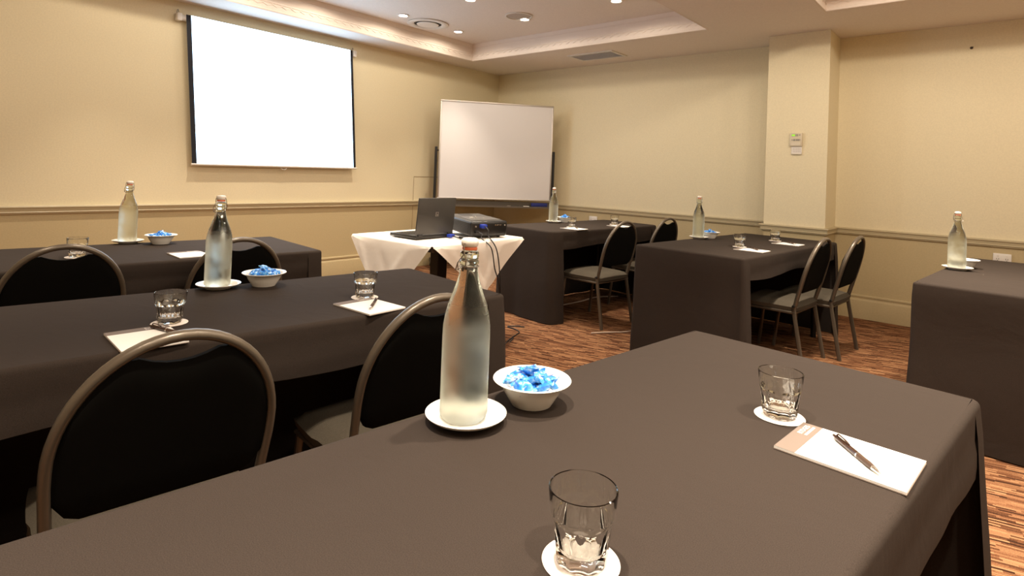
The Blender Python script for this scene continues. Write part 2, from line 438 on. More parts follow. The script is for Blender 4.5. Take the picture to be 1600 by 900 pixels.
b = MB(); b.sweep([(.030, -.875, 2.440), (.030, .885, 2.440)], .026, n=20); b.build('roller_case', M_WHITEP, t, 40)
for y, lab in ((-.885, 0), (.885, 1)):
    b = MB(); b.box((.003, y - .022, 2.405), (.07, y + .022, 2.475), bev=.012); b.build('end_cap', M_WHITEP, t, 40)
    b = MB(); b.sweep([(.012, y + .008 * math.cos(a), 2.475 + .035 * math.sin(a)) for a in [PI * k / 8 for k in range(9)]], .003, n=6); b.build('hook', M_WIRE, t, 60)
(y0, z0), (y1, z1) = sp(-.004, 1.0), sp(1.004, 1.0)
b = MB(); b.sweep([(SX, y0, z0 - .004), (SX, y1, z1 - .004)], .011, .009, n=12); b.build('bottom_bar', M_WHITEP, t, 40)
b = MB(); yl, zl = sp(.505, 1.0)
b.sweep([(SX, yl + .030 * math.cos(a), zl - .016 + .018 * math.sin(a)) for a in [2 * PI * k / 20 for k in range(20)]], .0032, n=6, closed=True); b.build('pull_loop', M_WHITEP, t, 60)

# ------------------------------------------------------------------ wall fittings
t = thing('thermostat', 'beige air conditioning controller with green lit display on the column', 'thermostat', (-1.440, YC, 1.602))
b = MB(); b.box((-.053, -.022, -.062), (.053, 0, .062), bev=.004); b.build('casing', mat('aged_plastic', (.62, .54, .40), .5), t, 40)
b = MB(); b.box((-.036, -.0235, .030), (.020, -.021, .050)); b.build('display_window', mat('display_grey', (.35, .32, .26), .3), t)
b = MB(); b.box((-.034, -.0245, .033), (-.006, -.023, .047)); b.build('lit_digits', M_LCD, t)
b = MB(); b.box((.028, -.024, .036), (.038, -.021, .048)); b.build('indicator', M_GREYKEY, t)
for x, w in ((-.031, .005), (-.012, .009), (.010, .008), (.027, .006), (.040, .002)):
    b = MB(); b.box((x - w, -.0245, -.011 if w > .005 else -.006), (x + w, -.021, .006 if w > .005 else .002), bev=.0008); b.build('button', M_GREYKEY, t)
b = MB(); b.box((-.040, -.0245, -.054), (.040, -.021, -.020), bev=.001); b.build('flap', mat('flap_plastic', (.66, .58, .45), .5), t)
t = thing('instruction_card', 'small white printed card holder fixed under the thermostat', 'card', (-1.434, YC, 1.503))
b = MB(); b.box((-.044, -.012, -.034), (.044, 0, .034), bev=.002); b.build('card', mat('card_white', (.75, .70, .64), .6), t)
b = MB(); b.box((-.040, -.016, -.036), (.040, -.010, -.028)); b.build('lip', mat('clear_lip', (.62, .56, .45), .3), t)
for z in (.016, .006, -.006, -.016):
    b = MB()
    for x in (-.030, -.016, -.002, .012, .026): b.box((x, -.0124, z), (x + .009, -.0118, z + .003))
    o = b.build('print_line', M_CARD, t)
def outlet(x, label):
    t = thing('power_outlet', label, 'power outlet', (x, YB, .668))
    b = MB(); b.box((-.057, -.012, -.036), (.057, 0, .036), bev=.004); b.build('plate', M_WHITEP, t, 40)
    for sx in (-.028, .028):
        b = MB(); b.box((sx - .006, -.014, .012), (sx + .006, -.010, .024), bev=.001); b.build('switch', M_WHITEP, t)
        b = MB(); b.box((sx - .008, -.0125, -.012), (sx - .005, -.011, -.002)); b.box((sx + .005, -.0125, -.012), (sx + .008, -.011, -.002)); b.box((sx - .0015, -.0125, -.024), (sx + .0015, -.011, -.015)); b.build('socket_slots', M_DARKGAP, t)
outlet(-3.833, 'white wall outlet below the rail, behind the table near the whiteboard')
outlet(.011, 'white wall outlet below the rail behind the table at the picture edge')
t = thing('wall_screw', 'small dark screw fixing high on the cream wall beyond the column', 'screw', (-.216, YB, 2.385))
b = MB(); b.lathe([(.011, 0), (.011, .006), (.006, .010)], 12, Matrix.Rotation(PI / 2, 4, 'X')); b.build('screw_head', mat('rusty_screw', (.06, .04, .03), .6), t)
b = MB(); b.sweep([(0, -.008, 0), (.0, -.02, -.002), (.012, -.026, .004)], .003, n=6); b.build('shank', mat('rusty_shank', (.06, .04, .03), .6), t)

# ------------------------------------------------------------------ whiteboard on a mobile stand
WBL, WBR = Vector((-5.183, 4.696, 0)), Vector((-4.309, 5.810, 0)); wd = (WBR - WBL); WBW = wd.length; wd.normalize()
t = thing('whiteboard', 'mobile whiteboard on dark posts standing across the room corner', 'whiteboard', ((WBL + WBR) / 2).to_tuple(), math.atan2(wd.y, wd.x))
hw = WBW / 2; zb, zt = .858, 2.056
b = MB(); b.box((-hw + .01, 0, zb + .01), (hw - .01, .018, zt - .01)); b.build('writing_panel', M_BOARD, t)
for lo, hi in (((-hw, -.006, zt - .018), (hw, .022, zt)), ((-hw, -.006, zb), (hw, .022, zb + .018)), ((-hw, -.006, zb + .018), (-hw + .018, .022, zt - .018)), ((hw - .018, -.006, zb + .018), (hw, .022, zt - .018))):
    b = MB(); b.box(lo, hi, bev=.003); b.build('frame_rail', M_ALU, t, 40)
for sx in (-1, 1):
    b = MB(); b.box((sx * (hw + .03) - .016, .03, .06), (sx * (hw + .03) + .016, .07, 1.485), bev=.004); b.build('post', M_DARKMETAL, t)
    b = MB(); b.sweep([(sx * (hw + .03), .05, 1.44), (sx * (hw - .005), .02, 1.44)], .008, n=8); b.build('pivot_knob', M_DARKMETAL, t, 40)
    b = MB(); b.box((sx * (hw + .03) - .02, -.26, .06), (sx * (hw + .03) + .02, .30, .10), bev=.004)
    ft = b.build('foot', M_DARKMETAL, t)
    for yy in (-.23, .27):
        b = MB(); b.lathe([(.028, -.012), (.030, -.008), (.030, .008), (.028, .012)], 16, Matrix.Translation((sx * (hw + .03), yy, .030)) @ Matrix.Rotation(PI / 2, 4, 'Y')); b.build('castor', M_BLACKP, ft, 40)
b = MB(); b.box((-hw - .03, .035, .77), (hw + .03, .065, .84), bev=.004); b.build('crossbar', mat('brown_steel', (.10, .08, .06), .45, .3), t)
b = MB(); b.box((-hw, -.075, .772), (hw, .035, .780)); b.box((-hw, -.078, .772), (hw, -.074, .792)); b.build('pen_tray', mat('tray_metal', (.13, .105, .08), .45, .3), t)
WBM = Matrix.Translation((WBL + WBR) / 2) @ Matrix.Rotation(math.atan2(wd.y, wd.x), 4, 'Z')
def on_tray(u, y=-.04, z=.7805): return WBM @ Vector((u, y, z))
rzw = math.atan2(wd.y, wd.x)
t = thing('whiteboard_eraser', 'dark blue whiteboard eraser lying on the pen tray', 'eraser', on_tray(.555, -.035), rzw)
b = MB(); b.box((-.10, -.025, .012), (.10, .025, .055), bev=.006); b.build('grip', M_BLUEFELT, t, 40)
b = MB(); b.box((-.098, -.024, 0), (.098, .024, .013)); b.build('felt', mat('grey_felt', (.05, .05, .06), .9), t)
t = thing('marker_pen', 'white barrelled marker with dark cap on the whiteboard tray', 'marker', on_tray(.36, -.05, .7895), rzw)
b = MB(); b.sweep([(-.01, 0, 0), (.065, 0, 0)], .0075, n=12); b.build('barrel', M_WHITEP, t, 40)
b = MB(); b.sweep([(-.06, 0, 0), (-.01, 0, 0)], .008, n=12); b.build('cap', M_BLACKP, t, 40)
t = thing('marker_pen', 'all dark thin marker at the end of the row on the whiteboard tray', 'marker', on_tray(.22, -.05, .7895), rzw + .06)
b = MB(); b.sweep([(-.03, 0, 0), (.07, 0, 0)], .007, n=12); b.build('barrel', M_BLACKP, t, 40)
b = MB(); b.sweep([(-.07, 0, 0), (-.03, 0, 0)], .008, n=12); b.build('cap', M_WIRE, t, 40)

# ------------------------------------------------------------------ tables under black cloths
TZ = .74
def frame2(fl, a):
    return Vector((math.cos(a), -math.sin(a))), Vector((-math.sin(a), -math.cos(a)))      # width (+x), length (toward -y)
def table(fl, a, Wd, L, tlabel, clabel, rc=.02, over=.14, seed=0, wave=.006):
    w2, l2 = frame2(fl, a)
    c = Vector(fl) + w2 * Wd / 2 + l2 * L / 2
    rz = math.atan2(w2.y, w2.x)                      # local x = width, local y = -length direction
    t = thing('trestle_table', tlabel, 'table', (c.x, c.y, 0), rz, 'long tables under black cloths')
    b = MB(); ins = .012 + .3 * rc; b.box((-Wd / 2 + ins, -L / 2 + ins, .700), (Wd / 2 - ins, L / 2 - ins, .7335), bev=.003); b.build('tabletop', M_TABLE, t)
    for sx in (-1, 1):
        for sy in (-1, 1):
            x, y = sx * (Wd / 2 - .09), sy * (L / 2 - .22)
            b = MB(); b.sweep([(x, y, 0), (x, y, .70)], .018, n=8, sq=.6); b.build('leg', M_DARKMETAL, t, 40)
    # the cloth: long drop on three sides, short drop with open slits on the chair side (+x)
    rnd = random.Random(seed); ph = [rnd.uniform(0, 6.28) for _ in range(6)]
    b = MB()
    def wob(s, k): return math.sin(s * 9 + ph[0]) * .5 + math.sin(s * 17 + ph[1]) * .3 + math.sin(s * 31 + ph[2]) * .2
    hx, hy = Wd / 2, L / 2
    def corner(cx, cy, a0, n=6):
        return [(cx + rc * math.cos(a0 + PI / 2 * k / n), cy + rc * math.sin(a0 + PI / 2 * k / n), a0 + PI / 2 * k / n) for k in range(n + 1)]
    def line(p, q, ang, n):
        return [(p[0] + (q[0] - p[0]) * k / n, p[1] + (q[1] - p[1]) * k / n, ang) for k in range(1, n)]
    per = []
    C0 = corner(hx - rc, hy - rc, 0); C1 = corner(-hx + rc, hy - rc, PI / 2); C2 = corner(-hx + rc, -hy + rc, PI); C3 = corner(hx - rc, -hy + rc, -PI / 2)
    FL = .06; flap = [(hx, hy - rc - FL * k / 3, 0) for k in (3, 2, 1)]; flap2 = [(hx, -hy + rc + FL * k / 3, 0) for k in (1, 2, 3)]
    long_side = flap + C0 + line((hx - rc, hy), (-hx + rc, hy), PI / 2, 18) + C1 + line((-hx, hy - rc), (-hx, -hy + rc), PI, 40) + C2 + line((-hx + rc, -hy), (hx - rc, -hy), -PI / 2, 18) + C3 + flap2
    short_side = [flap2[-1]] + line((hx, -hy + rc + FL), (hx, hy - rc - FL), 0, 40) + [flap[0]]
    short_side = [(x, y, 0) for x, y, _ in short_side]
    R = .014
    def strips(side, drop, isshort):
        rows = []
        s = 0; prev = None
        for k, (x, y, an) in enumerate(side):
            if prev: s += math.hypot(x - prev[0], y - prev[1])
            prev = (x, y); nx, ny = math.cos(an), math.sin(an); col = []
            for q in range(5):                       # rounded edge
                th = PI / 2 * q / 4
                col.append((x + nx * (R * math.sin(th) - R), y + ny * (R * math.sin(th) - R), TZ - R + R * math.cos(th)))
            d = drop + (.010 * math.sin(s * 7 + ph[3]) if isshort else 0)
            m = 5 if isshort else 14
            for q in range(1, m + 1):
                v = q / m; z = (TZ - R) - (d - R) * v
                o = (0 if isshort else .022 * v ** .5 * max(0, math.cos(an))) + wave * (.7 if isshort else 2.2) * v ** 1.3 * wob(s, 0) + (.004 * v if isshort else .012 * v) + .002 * math.sin(v * 9 + s * 3 + ph[4])
                if isshort and 0: o += 0
                col.append((x + nx * o, y + ny * o, max(z, .004)))
            rows.append(col)
        b.grid(rows)
    strips(long_side, TZ - .006, False); strips(short_side, over, True)
    # top sheet (ring then fan), a little uneven
    inner = [(x - math.cos(an) * R, y - math.sin(an) * R) for x, y, an in long_side[:-1]] + [(x - R, y) for x, y, an in short_side[:-1]]
    nx_, ny_ = 12, 26; rows = []
    for i in range(nx_ + 1):
        rows.append([(-hx + R + (2 * hx - 2 * R) * i / nx_, -hy + R + (2 * hy - 2 * R) * j / ny_, TZ) for j in range(ny_ + 1)])
    # trim corners of the sheet to the rounded outline
    for i in (0, nx_):
        for j in (0, ny_):
            x, y, z = rows[i][j]; k = .29 * max(0, rc - R); rows[i][j] = (x - math.copysign(k, x), y - math.copysign(k, y), z)
    b.grid(rows)
    bmesh.ops.remove_doubles(b.bm, verts=b.bm.verts, dist=.0008)
    o = b.build('tablecloth', M_BLACKCLOTH, smooth=70, loc=(c.x, c.y, 0)); o.rotation_euler = (0, 0, rz)
    tag(o, clabel, 'tablecloth', 'black tablecloths')
    return t
T_NAMES = ['big table with the front bottle', 'middle table with two bottles behind it', 'table under the projection screen', 'table behind the projector', 'table in front of the wall column', 'table by the picture edge']
table((-.710, 1.722), .113, .690, 1.80, 'long table under the brownish cloth closest to the camera', 'black tablecloth with open corner slit on the big table closest to the camera', seed=1)
table((-2.084, 1.736), .132, .684, 1.80, 'long table between the big front table and the one below the screen', 'black tablecloth on the middle of the three tables running along the screen wall', seed=2, rc=.03)
table((-3.499, 1.786), .102, .720, 1.80, 'long table standing along the wall below the projection screen', 'black tablecloth on the table closest to the projection screen wall', seed=3)
table((-3.219, 5.326), .100, .660, 1.56, 'long table behind the projector in front of the whiteboard', 'black tablecloth with rounded end drop beside the white draped table', rc=.07, seed=4, wave=.010)
table((-1.754, 5.302), .094, .760, 1.73, 'long table in front of the wall column', 'black tablecloth hanging flat to the floor on the table before the column', seed=5)
table((-.171, 5.055), .097, .740, 1.62, 'long table cut by the frame edge, one bottle on it', 'black tablecloth on the table cut off by the picture edge, under a wall outlet', seed=6)

# ------------------------------------------------------------------ chairs
def arch(n=28, inset=0.0):
    pts = []
    def yz(z): return -.17 - .125 * (z - .37) / .475
    hz, a_, b_ = .60, .206 - inset, .240 - inset
    for k in range(7):
        z = .37 + (hz - .37) * k / 7; pts.append((.193 - inset + .015 * (k / 7), z))
    for k in range(n + 1):
        th = PI * k / n; pts.append((a_ * math.cos(th), hz + b_ * math.sin(th)))
    for k in range(6, -1, -1):
        z = .37 + (hz - .37) * k / 7; pts.append((-(.193 - inset + .015 * (k / 7)), z))
    return [(x, yz(z), z) for x, z in pts]
def make_chair(label):
    t = thing('banquet_chair', label, 'chair')
    nrm = Vector((0, .475, .125)).normalized(); nrm = Vector((0, 1, -.263)).normalized()
    b = MB(); b.sweep(arch(), .0135, .0112, n=10, ref=(0, 1, .26)); b.build('back_frame', M_FRAME, t, 50)
    # padded back: outline inside the hoop, top edge dips to leave a hand hole
    b = MB(); out = []
    hz, a_, b_ = .60, .199, .233
    zlow = .482
    def yz(z): return -.17 - .125 * (z - .37) / .475
    nU, nV = 16, 14; front, back = [], []
    for i in range(nU + 1):
        u = -1 + 2 * i / nU; x = u * .197
        zt = hz + b_ * math.sqrt(max(0, 1 - (x / a_) ** 2))
        zt = min(zt, (.785) + 3.4 * x * x)
        ax = abs(u); zl = zlow + .05 * max(0, (ax - .72) / .28) ** 2.4
        fr, bk = [], []
        for j in range(nV + 1):
            v = j / nV; z = zl + (zt - zl) * v
            e = min(1, min(v, 1 - v) * 7, (1 - abs(u)) * 8) ; th = .010 + .016 * math.sqrt(max(0, e))
            fr.append((x, yz(z) + th * .9, z)); bk.append((x, yz(z) - th * .55, z))
        front.append(fr); back.append(bk)
    A = b.grid(front); B = b.grid(back)
    rim = lambda G: G[0] + [r[-1] for r in G[1:]] + list(reversed(G[-1][:-1])) + list(reversed([r[0] for r in G[1:-1]]))
    ra, rb = rim(A), rim(B)
    for k in range(len(ra)): b.face([ra[k], ra[(k + 1) % len(ra)], rb[(k + 1) % len(rb)], rb[k]])
    b.build('backrest', M_BACK, t, 60)
    # seat: rounded, slightly domed, waterfall front
    b = MB(); top, bot = [], []
    n = 14
    for i in range(n + 1):
        u = -1 + 2 * i / n; r1, r2 = [], []
        for j in range(n + 1):
            v = -1 + 2 * j / n; k = .80 + .20 * math.sqrt(max(0, 1 - .5 * v * v)); k2 = .80 + .20 * math.sqrt(max(0, 1 - .5 * u * u))
            x = u * .215 * k * (1.0 if v > 0 else .97); y = .0 + v * .205 * k2
            e = max(abs(u), abs(v)); dome = .052 * (1 - max(0, (e - .6) / .4) ** 2.5 * .55) + .004 * (1 - u * u)
            r1.append((x, y, .368 + dome)); r2.append((x * .97, y * .97, .366))
        top.append(r1); bot.append(r2)
    A = b.grid(top); B = b.grid(bot); ra, rb = rim(A), rim(B)
    for k in range(len(ra)): b.face([ra[k], ra[(k + 1) % len(ra)], rb[(k + 1) % len(rb)], rb[k]])
    b.build('seat', M_SEAT, t, 60)
    b = MB()
    b.sweep([(-.200, -.175, .355), (-.195, .175, .352), (.195, .175, .352), (.200, -.175, .355)], .010, .013, n=8, ref=(0, 0, 1), closed=True); b.build('seat_frame', M_FRAME, t, 40)
    for sx in (-1, 1):
        b = MB(); b.sweep([(sx * .193, -.172, .385), (sx * .196, -.176, .34), (sx * .204, -.238, 0)], .0125, .0125, n=8, ref=(0, 1, 0), sq=.7)
        lg = b.build('leg', M_FRAME, t, 40)
        b = MB(); b.sweep([(sx * .190, .165, .352), (sx * .200, .205, 0)], .0115, .0115, n=8, ref=(0, 1, 0), sq=.7)
        lg = b.build('leg', M_FRAME, t, 40)
    b = MB(); b.sweep([(-.21, -.178, .40), (-.225, -.176, .40)], .009, n=8); b.build('stacking_stud', M_BLACKP, t, 40)
    return t
CH = [(-1.262, .468, .12, 'black backed chair with bronze hoop frame, largest in view, notepad behind its hand hole'),
      (-1.190, 1.110, .12, 'black backed chair with bronze hoop frame directly behind the big front bottle'),
      (-2.785, .590, .11, 'black backed chair before the screen-side table, tumbler seen through its hand hole'),
      (-2.675, 1.225, .11, 'black backed chair partly hidden behind the middle bottle'),
      (-2.275, 4.100, .10, 'chair with grey seat fully visible beside the rounded black table end'),
      (-2.280, 4.895, .10, 'chair at the whiteboard table whose hoop alone rises above the next cloth'),
      (-.880, 4.265, .085, 'chair with grey seat pulled to the column table, nearer to the slit cloth corner'),
      (-.750, 4.690, .085, 'chair with grey seat standing last in the pair before the cream wall corner')]
ch0 = None
for (x, y, a, lab) in CH:
    rz = PI / 2 - a; fx, fy = -math.sin(rz), math.cos(rz)
    loc = (x + .295 * fx, y + .295 * fy, 0)
    if ch0 is None:
        ch0 = make_chair(lab); ch0.location = loc; ch0.rotation_euler = (0, 0, rz); ch0['group'] = 'chairs at the black tables'
    else: dup(ch0, loc, rz, lab)

# ------------------------------------------------------------------ tableware prototypes
def make_bottle(label, loc, rz):
    t = thing('swing_top_bottle', label, 'bottle', loc, rz, 'swing-top water bottles')
    P = [(.001, .004), (.028, .002), (.0365, .0), (.0415, .005), (.0435, .012), (.0435, .150), (.0430, .168), (.0405, .185), (.036, .205), (.0285, .226), (.0215, .246), (.0175, .262), (.0158, .274),
         (.0158, .279), (.0178, .281), (.0178, .285), (.0152, .287), (.0150, .291), (.0172, .293), (.0172, .300), (.0150, .303), (.011, .304), (.001, .304)]
    b = MB(); b.lathe(P, 48, cap0=False, cap1=False); bt = b.build('glass_body', M_BOTTLE, t, 50)
    b = MB(); b.lathe([(.001, .3055), (.0135, .3055), (.0140, .3085), (.0125, .311)], 24, cap0=False); b.build('gasket', M_RUBBER, t, 50)
    b = MB(); b.lathe([(.0125, .3105), (.0150, .313), (.0160, .318), (.0155, .324), (.0120, .3265), (.001, .3275)], 24, cap0=True, cap1=False); b.build('stopper', M_CERAMIC, t, 50)
    b = MB()
    b.sweep([(.0178 * math.cos(a), .0178 * math.sin(a), .2755) for a in [2 * PI * k / 20 for k in range(20)]], .0011, n=5, closed=True)
    for s in (-1, 1):
        b.sweep([(.0 + .004, s * .0182, .2755), (.006, s * .0200, .288), (.002, s * .0205, .300), (0, s * .0195, .314), (0, s * .0165, .3185)], .0012, n=5)
        b.sweep([(-.002, s * .0182, .2755), (-.010, s * .0205, .271), (-.012, s * .0205, .282), (.002, s * .0205, .300)], .0011, n=5)
    b.sweep([(-.012, -.0205, .281), (-.020, -.014, .268), (-.022, 0, .266), (-.020, .014, .268), (-.012, .0205, .281)], .0012, n=5)
    b.build('wire_bail', M_WIRE, t, 60)
    return t
def make_saucer(label, loc, rz=0):
    t = thing('saucer', label, 'saucer', loc, rz, 'white saucers under the bottles')
    b = MB(); b.lathe([(.001, .003), (.038, .0025), (.040, 0), (.043, 0), (.046, .004), (.066, .010), (.0735, .0155), (.0742, .0172), (.0728, .0178), (.062, .0135), (.048, .0085), (.044, .0065), (.001, .0065)], 56, cap0=False, cap1=False)
    b.build('plate', M_CHINA, t, 50); return t
def make_bowl(label, loc, rz=0):
    t = thing('bowl', label, 'bowl', loc, rz, 'white bowls of sweets')
    b = MB(); b.lathe([(.001, .004), (.034, .003), (.036, 0), (.040, 0), (.043, .005), (.056, .026), (.061, .038), (.070, .0445), (.0765, .047), (.0778, .0485), (.0765, .0498), (.068, .0478), (.0595, .0425), (.055, .030), (.041, .011), (.035, .0085), (.001, .0085)], 64, cap0=False, cap1=False)
    b.build('dish', M_CHINA, t, 50); return t
def make_tumbler(label, loc, rz=0):
    t = thing('tumbler', label, 'glass', loc, rz, 'clear tumblers on coasters')
    def rf(r, z, th):
        if r < 0: return -r
        n = 9; d = (th % (2 * PI / n)) - PI / n
        ap = .0295 + (z * .085 if z < .048 else .048 * .085 + (z - .048) * .55)
        if z > .062: return r
        return min(r, ap / math.cos(d))
    outer = [(.001, .0015), (.020, .0015), (.027, .0), (.0300, .002), (.0312, .006)]
    outer += [(.0312 + .0055 * k / 10 + (.0008 if k else 0), .006 + .044 * k / 10) for k in range(1, 11)]
    outer += [(.0368 + .0006 * k, .050 + .0022 * k) for k in range(1, 5)] + [(.0400, .072), (.0412, .083), (.0410, .0852), (.0400, .0858)]
    inner = [(-.0390, .0850), (-.0385, .078), (-.0360, .058), (-.0325, .036), (-.0290, .022), (-.0240, .0165), (-.012, .0145), (-.001, .0140)]
    b = MB(); b.lathe(outer + inner, 72, cap0=False, cap1=False, rfun=rf); b.build('glass_body', M_GLASS, t, 24)
    return t
def make_coaster(label, loc, rz=0):
    t = thing('coaster', label, 'coaster', loc, rz, 'round paper coasters')
    b = MB(); b.lathe([(.001, 0), (.0455, 0), (.0462, .0007), (.0455, .0015), (.001, .0015)], 48, cap0=False, cap1=False); b.build('disc', M_COASTER, t, 50)
    return t
PW, PL = .144, .192                               # notepad width (y) and length (x)
def make_pad(label, loc, rz):
    t = thing('notepad', label, 'notepad', loc, rz, 'notepads with taupe headers')
    # local x: from header edge toward the sitter, local y: across
    b = MB(); b.box((0, 0, 0), (PL, PW, .0016)); b.build('card_back', M_CARD, t)
    b = MB(); b.box((.0003, .0003, .0016), (PL - .0003, PW - .0003, .0052)); b.build('paper_block', M_PAPER, t)
    b = MB(); b.box((.0003, .0003, .0052), (.034, PW - .0003, .0054)); b.build('header_band', M_HEAD, t)
    b = MB()
    for k in range(12): b.box((.046 + k * .012, .008, .0052), (.0463 + k * .012, PW - .008, .00526))
    b.build('ruled_lines', M_RULE, t)
    mx = Matrix.Translation((.0125, PW - .034, .0055)) @ Matrix.Rotation(PI / 2, 4, 'Z')
    text_mesh('header_lettering', 'RYDGES', .0125, M_WHITEINK, t, mx, .00005)
    b = MB()
    for k in range(10): b.box((.0200, PW - .056 + k * .0047, .0054), (.0245, PW - .0528 + k * .0047, .00546))
    b.build('header_small_print', M_WHITEINK, t)
    return t
def make_pen(label, loc, rz):
    t = thing('ballpoint_pen', label, 'pen', loc, rz, 'brown pens on the notepads')
    # along local x, tip at +x; clicker at -x ; axis at z=.0055
    h = .0050
    def seg(name, pr, m):
        b = MB(); mx = Matrix.Translation((0, 0, h)) @ Matrix.Rotation(PI / 2, 4, 'Y'); b.lathe(pr, 16, mx); return b.build(name, m, t, 40)
    seg('barrel', [(.0040, -.058), (.0046, -.056), (.0050, .006)], M_PEN)
    seg('chrome_ring', [(.0051, .006), (.0051, .009)], M_CHROME)
    seg('grip', [(.0050, .009), (.0048, .020), (.0052, .034), (.0044, .048)], mat('tan_pen_grip', (.055, .025, .011), .5))
    seg('tip', [(.0044, .048), (.0026, .060), (.0012, .064), (.0006, .067)], M_CHROME)
    seg('clicker', [(.0020, -.067), (.0024, -.066), (.0026, -.058)], M_PEN)
    b = MB(); b.sweep([(-.055, 0, h + .005), (-.052, 0, h + .0085), (-.030, 0, h + .0078), (-.018, 0, h + .0058)], .0009, .0020, n=6, ref=(0, 0, 1)); b.build('clip', M_PEN, t, 40)
    return t
PROTO = {}
def put(kind, maker, label, loc, rz=0.0, group=None):
    if kind not in PROTO:
        o = maker(label, loc, rz); PROTO[kind] = o
        if group: o['group'] = group
        return o
    return dup(PROTO[kind], loc, rz, label, group)

CL = .0008                                             # cloth contact clearance
def zt(h=0): return TZ + CL + h
BOT = [((-.737, .760), 'tall frosted bottle with orange gasket on the big front table', 'saucer under the big frosted front bottle', .2),
       ((-2.147, .906), 'frosted bottle on the middle table, blue reflections, in front of a chair hoop', 'saucer under the middle table bottle beside a bowl of sweets', 2.2),
       ((-3.565, 1.022), 'clear looking bottle on the table below the projection screen', 'saucer under the bottle below the projection screen', 2.4),
       ((-3.241, 4.434), 'slim bottle standing in front of the whiteboard edge', 'saucer under the bottle in front of the whiteboard', 2.0),
       ((-1.798, 4.389), 'frosted bottle on the table in front of the column', 'saucer under the bottle on the column table', 2.0),
       ((-.187, 4.198), 'bottle with dark streaked neck on the table at the picture edge', 'saucer under the bottle on the table by the picture edge', 2.2)]
for (x, y), bl, sl, rz in BOT:
    put('saucer', make_saucer, sl, (x, y, zt()), rz)
    put('bottle', make_bottle, bl, (x - .004, y - .003, zt(.0067)), rz)
# bowls and the wrapped sweets in them
random.seed(7)
def candy_mesh(seed, m):
    rnd = random.Random(seed); b = MB(); rows = []
    n = 10; st = [(-.0175, .0085, .0010), (-.0150, .0078, .0012), (-.0120, .0052, .0030), (-.0085, .0074, .0058), (0, .0086, .0068), (.0085, .0074, .0058), (.0120, .0052, .0030), (.0150, .0078, .0012), (.0175, .0085, .0010)]
    for i, (x, ry, rzz) in enumerate(st):
        ring = []; tw = rnd.uniform(-.5, .5) if i in (0, 1, 7, 8) else 0
        for k in range(n):
            a = 2 * PI * k / n; j = 1 + rnd.uniform(-.16, .16)
            y, z = ry * math.cos(a) * j, rzz * math.sin(a) * j
            y, z = y * math.cos(tw) - z * math.sin(tw), y * math.sin(tw) + z * math.cos(tw)
            ring.append((x + rnd.uniform(-.0008, .0008), y, z))
        rows.append(ring + [ring[0]])
    b.grid(rows); bmesh.ops.remove_doubles(b.bm, verts=b.bm.verts, dist=1e-6)
    for e in ([v for v in b.bm.verts if abs(v.co.x) > .0165],): pass
    bmesh.ops.holes_fill(b.bm, edges=b.bm.edges, sides=12)
    o = b.build('wrapped_sweet', m, smooth=35); me = o.data; bpy.data.objects.remove(o); return me
CANDY = [candy_mesh(s, M_CANDY[s % 2]) for s in range(6)]
def sweets(cx, cy, n, label, group, seed, words=0, peak=1.0):
    rnd = random.Random(seed); base = zt()
    slots = []
    for (cnt, r, z) in ((3, .007, .0225), (6, .019, .0360), (4, .014, .0380), (10, .041, .0450), (6, .022, .0500), (2, .006, .0620)):
        for k in range(cnt):
            a = 2 * PI * (k + rnd.uniform(-.25, .25)) / cnt + z * 60; rr = r * rnd.uniform(.85, 1.05)
            slots.append((rr * math.cos(a), rr * math.sin(a), .0085 + (z - .0085) * peak + rnd.uniform(-.002, .002)))
    slots = slots[-n:] if n < len(slots) and n > 4 else slots[:n]
    for i, (x, y, z) in enumerate(slots):
        o = bpy.data.objects.new('wrapped_sweet', CANDY[rnd.randrange(6)]); COL.objects.link(o)
        o.location = (cx + x, cy + y, base + z); o.rotation_euler = (rnd.uniform(-.7, .7) * (1 if z > .04 else .35), rnd.uniform(-.5, .5) * (1 if z > .04 else .3), rnd.uniform(0, 6.28)); o.scale = (1.22, 1.3, 1.15)
        tag(o, label, 'sweet', group)
        if words and z > .028 and i % 2 == 0:
            mx = Matrix.Translation((0, 0, .0072)) @ Matrix.Scale(1.0, 4)
            text_mesh('wrapper_lettering', 'mentos', .0062, M_INK, o, mx, .0001)
BOWLS = [((-.704, .911), 33, 'white bowl of blue sweets beside the big front bottle', 'blue and white wrapped sweet in the bowl by the front bottle', 'sweets in the front bowl', 1.02),
         ((-2.094, 1.048), 33, 'white bowl heaped with blue sweets on the middle table', 'blue and white wrapped sweet in the heaped bowl on the middle table', 'sweets in the middle table bowl', 1.06),
         ((-3.457, 1.145), 30, 'white bowl of blue sweets on the table below the screen', 'blue wrapped sweet in the bowl below the projection screen', 'sweets in the bowl below the screen', 1.0),
         ((-3.225, 4.600), 22, 'white bowl behind the bottle in front of the whiteboard', 'blue wrapped sweet in the bowl behind the whiteboard side bottle', 'sweets in the whiteboard table bowl', 1.0),
         ((-1.765, 4.526), 22, 'white bowl half hidden behind the bottle on the column table', 'blue wrapped sweet in the half hidden bowl on the column table', 'sweets in the column table bowl', 1.0),
         ((-.165, 4.360), 3, 'nearly empty white bowl behind the bottle at the picture edge', 'blue wrapped sweet in the nearly empty bowl at the picture edge', 'sweets in the nearly empty bowl', 1.6)]
for k, ((x, y), n, bl, cl, gr, pk) in enumerate(BOWLS):
    put('bowl', make_bowl, bl, (x, y, zt()), k)
    sweets(x, y, n, cl, gr, 11 + k, words=1 if k == 0 else 0, peak=pk)
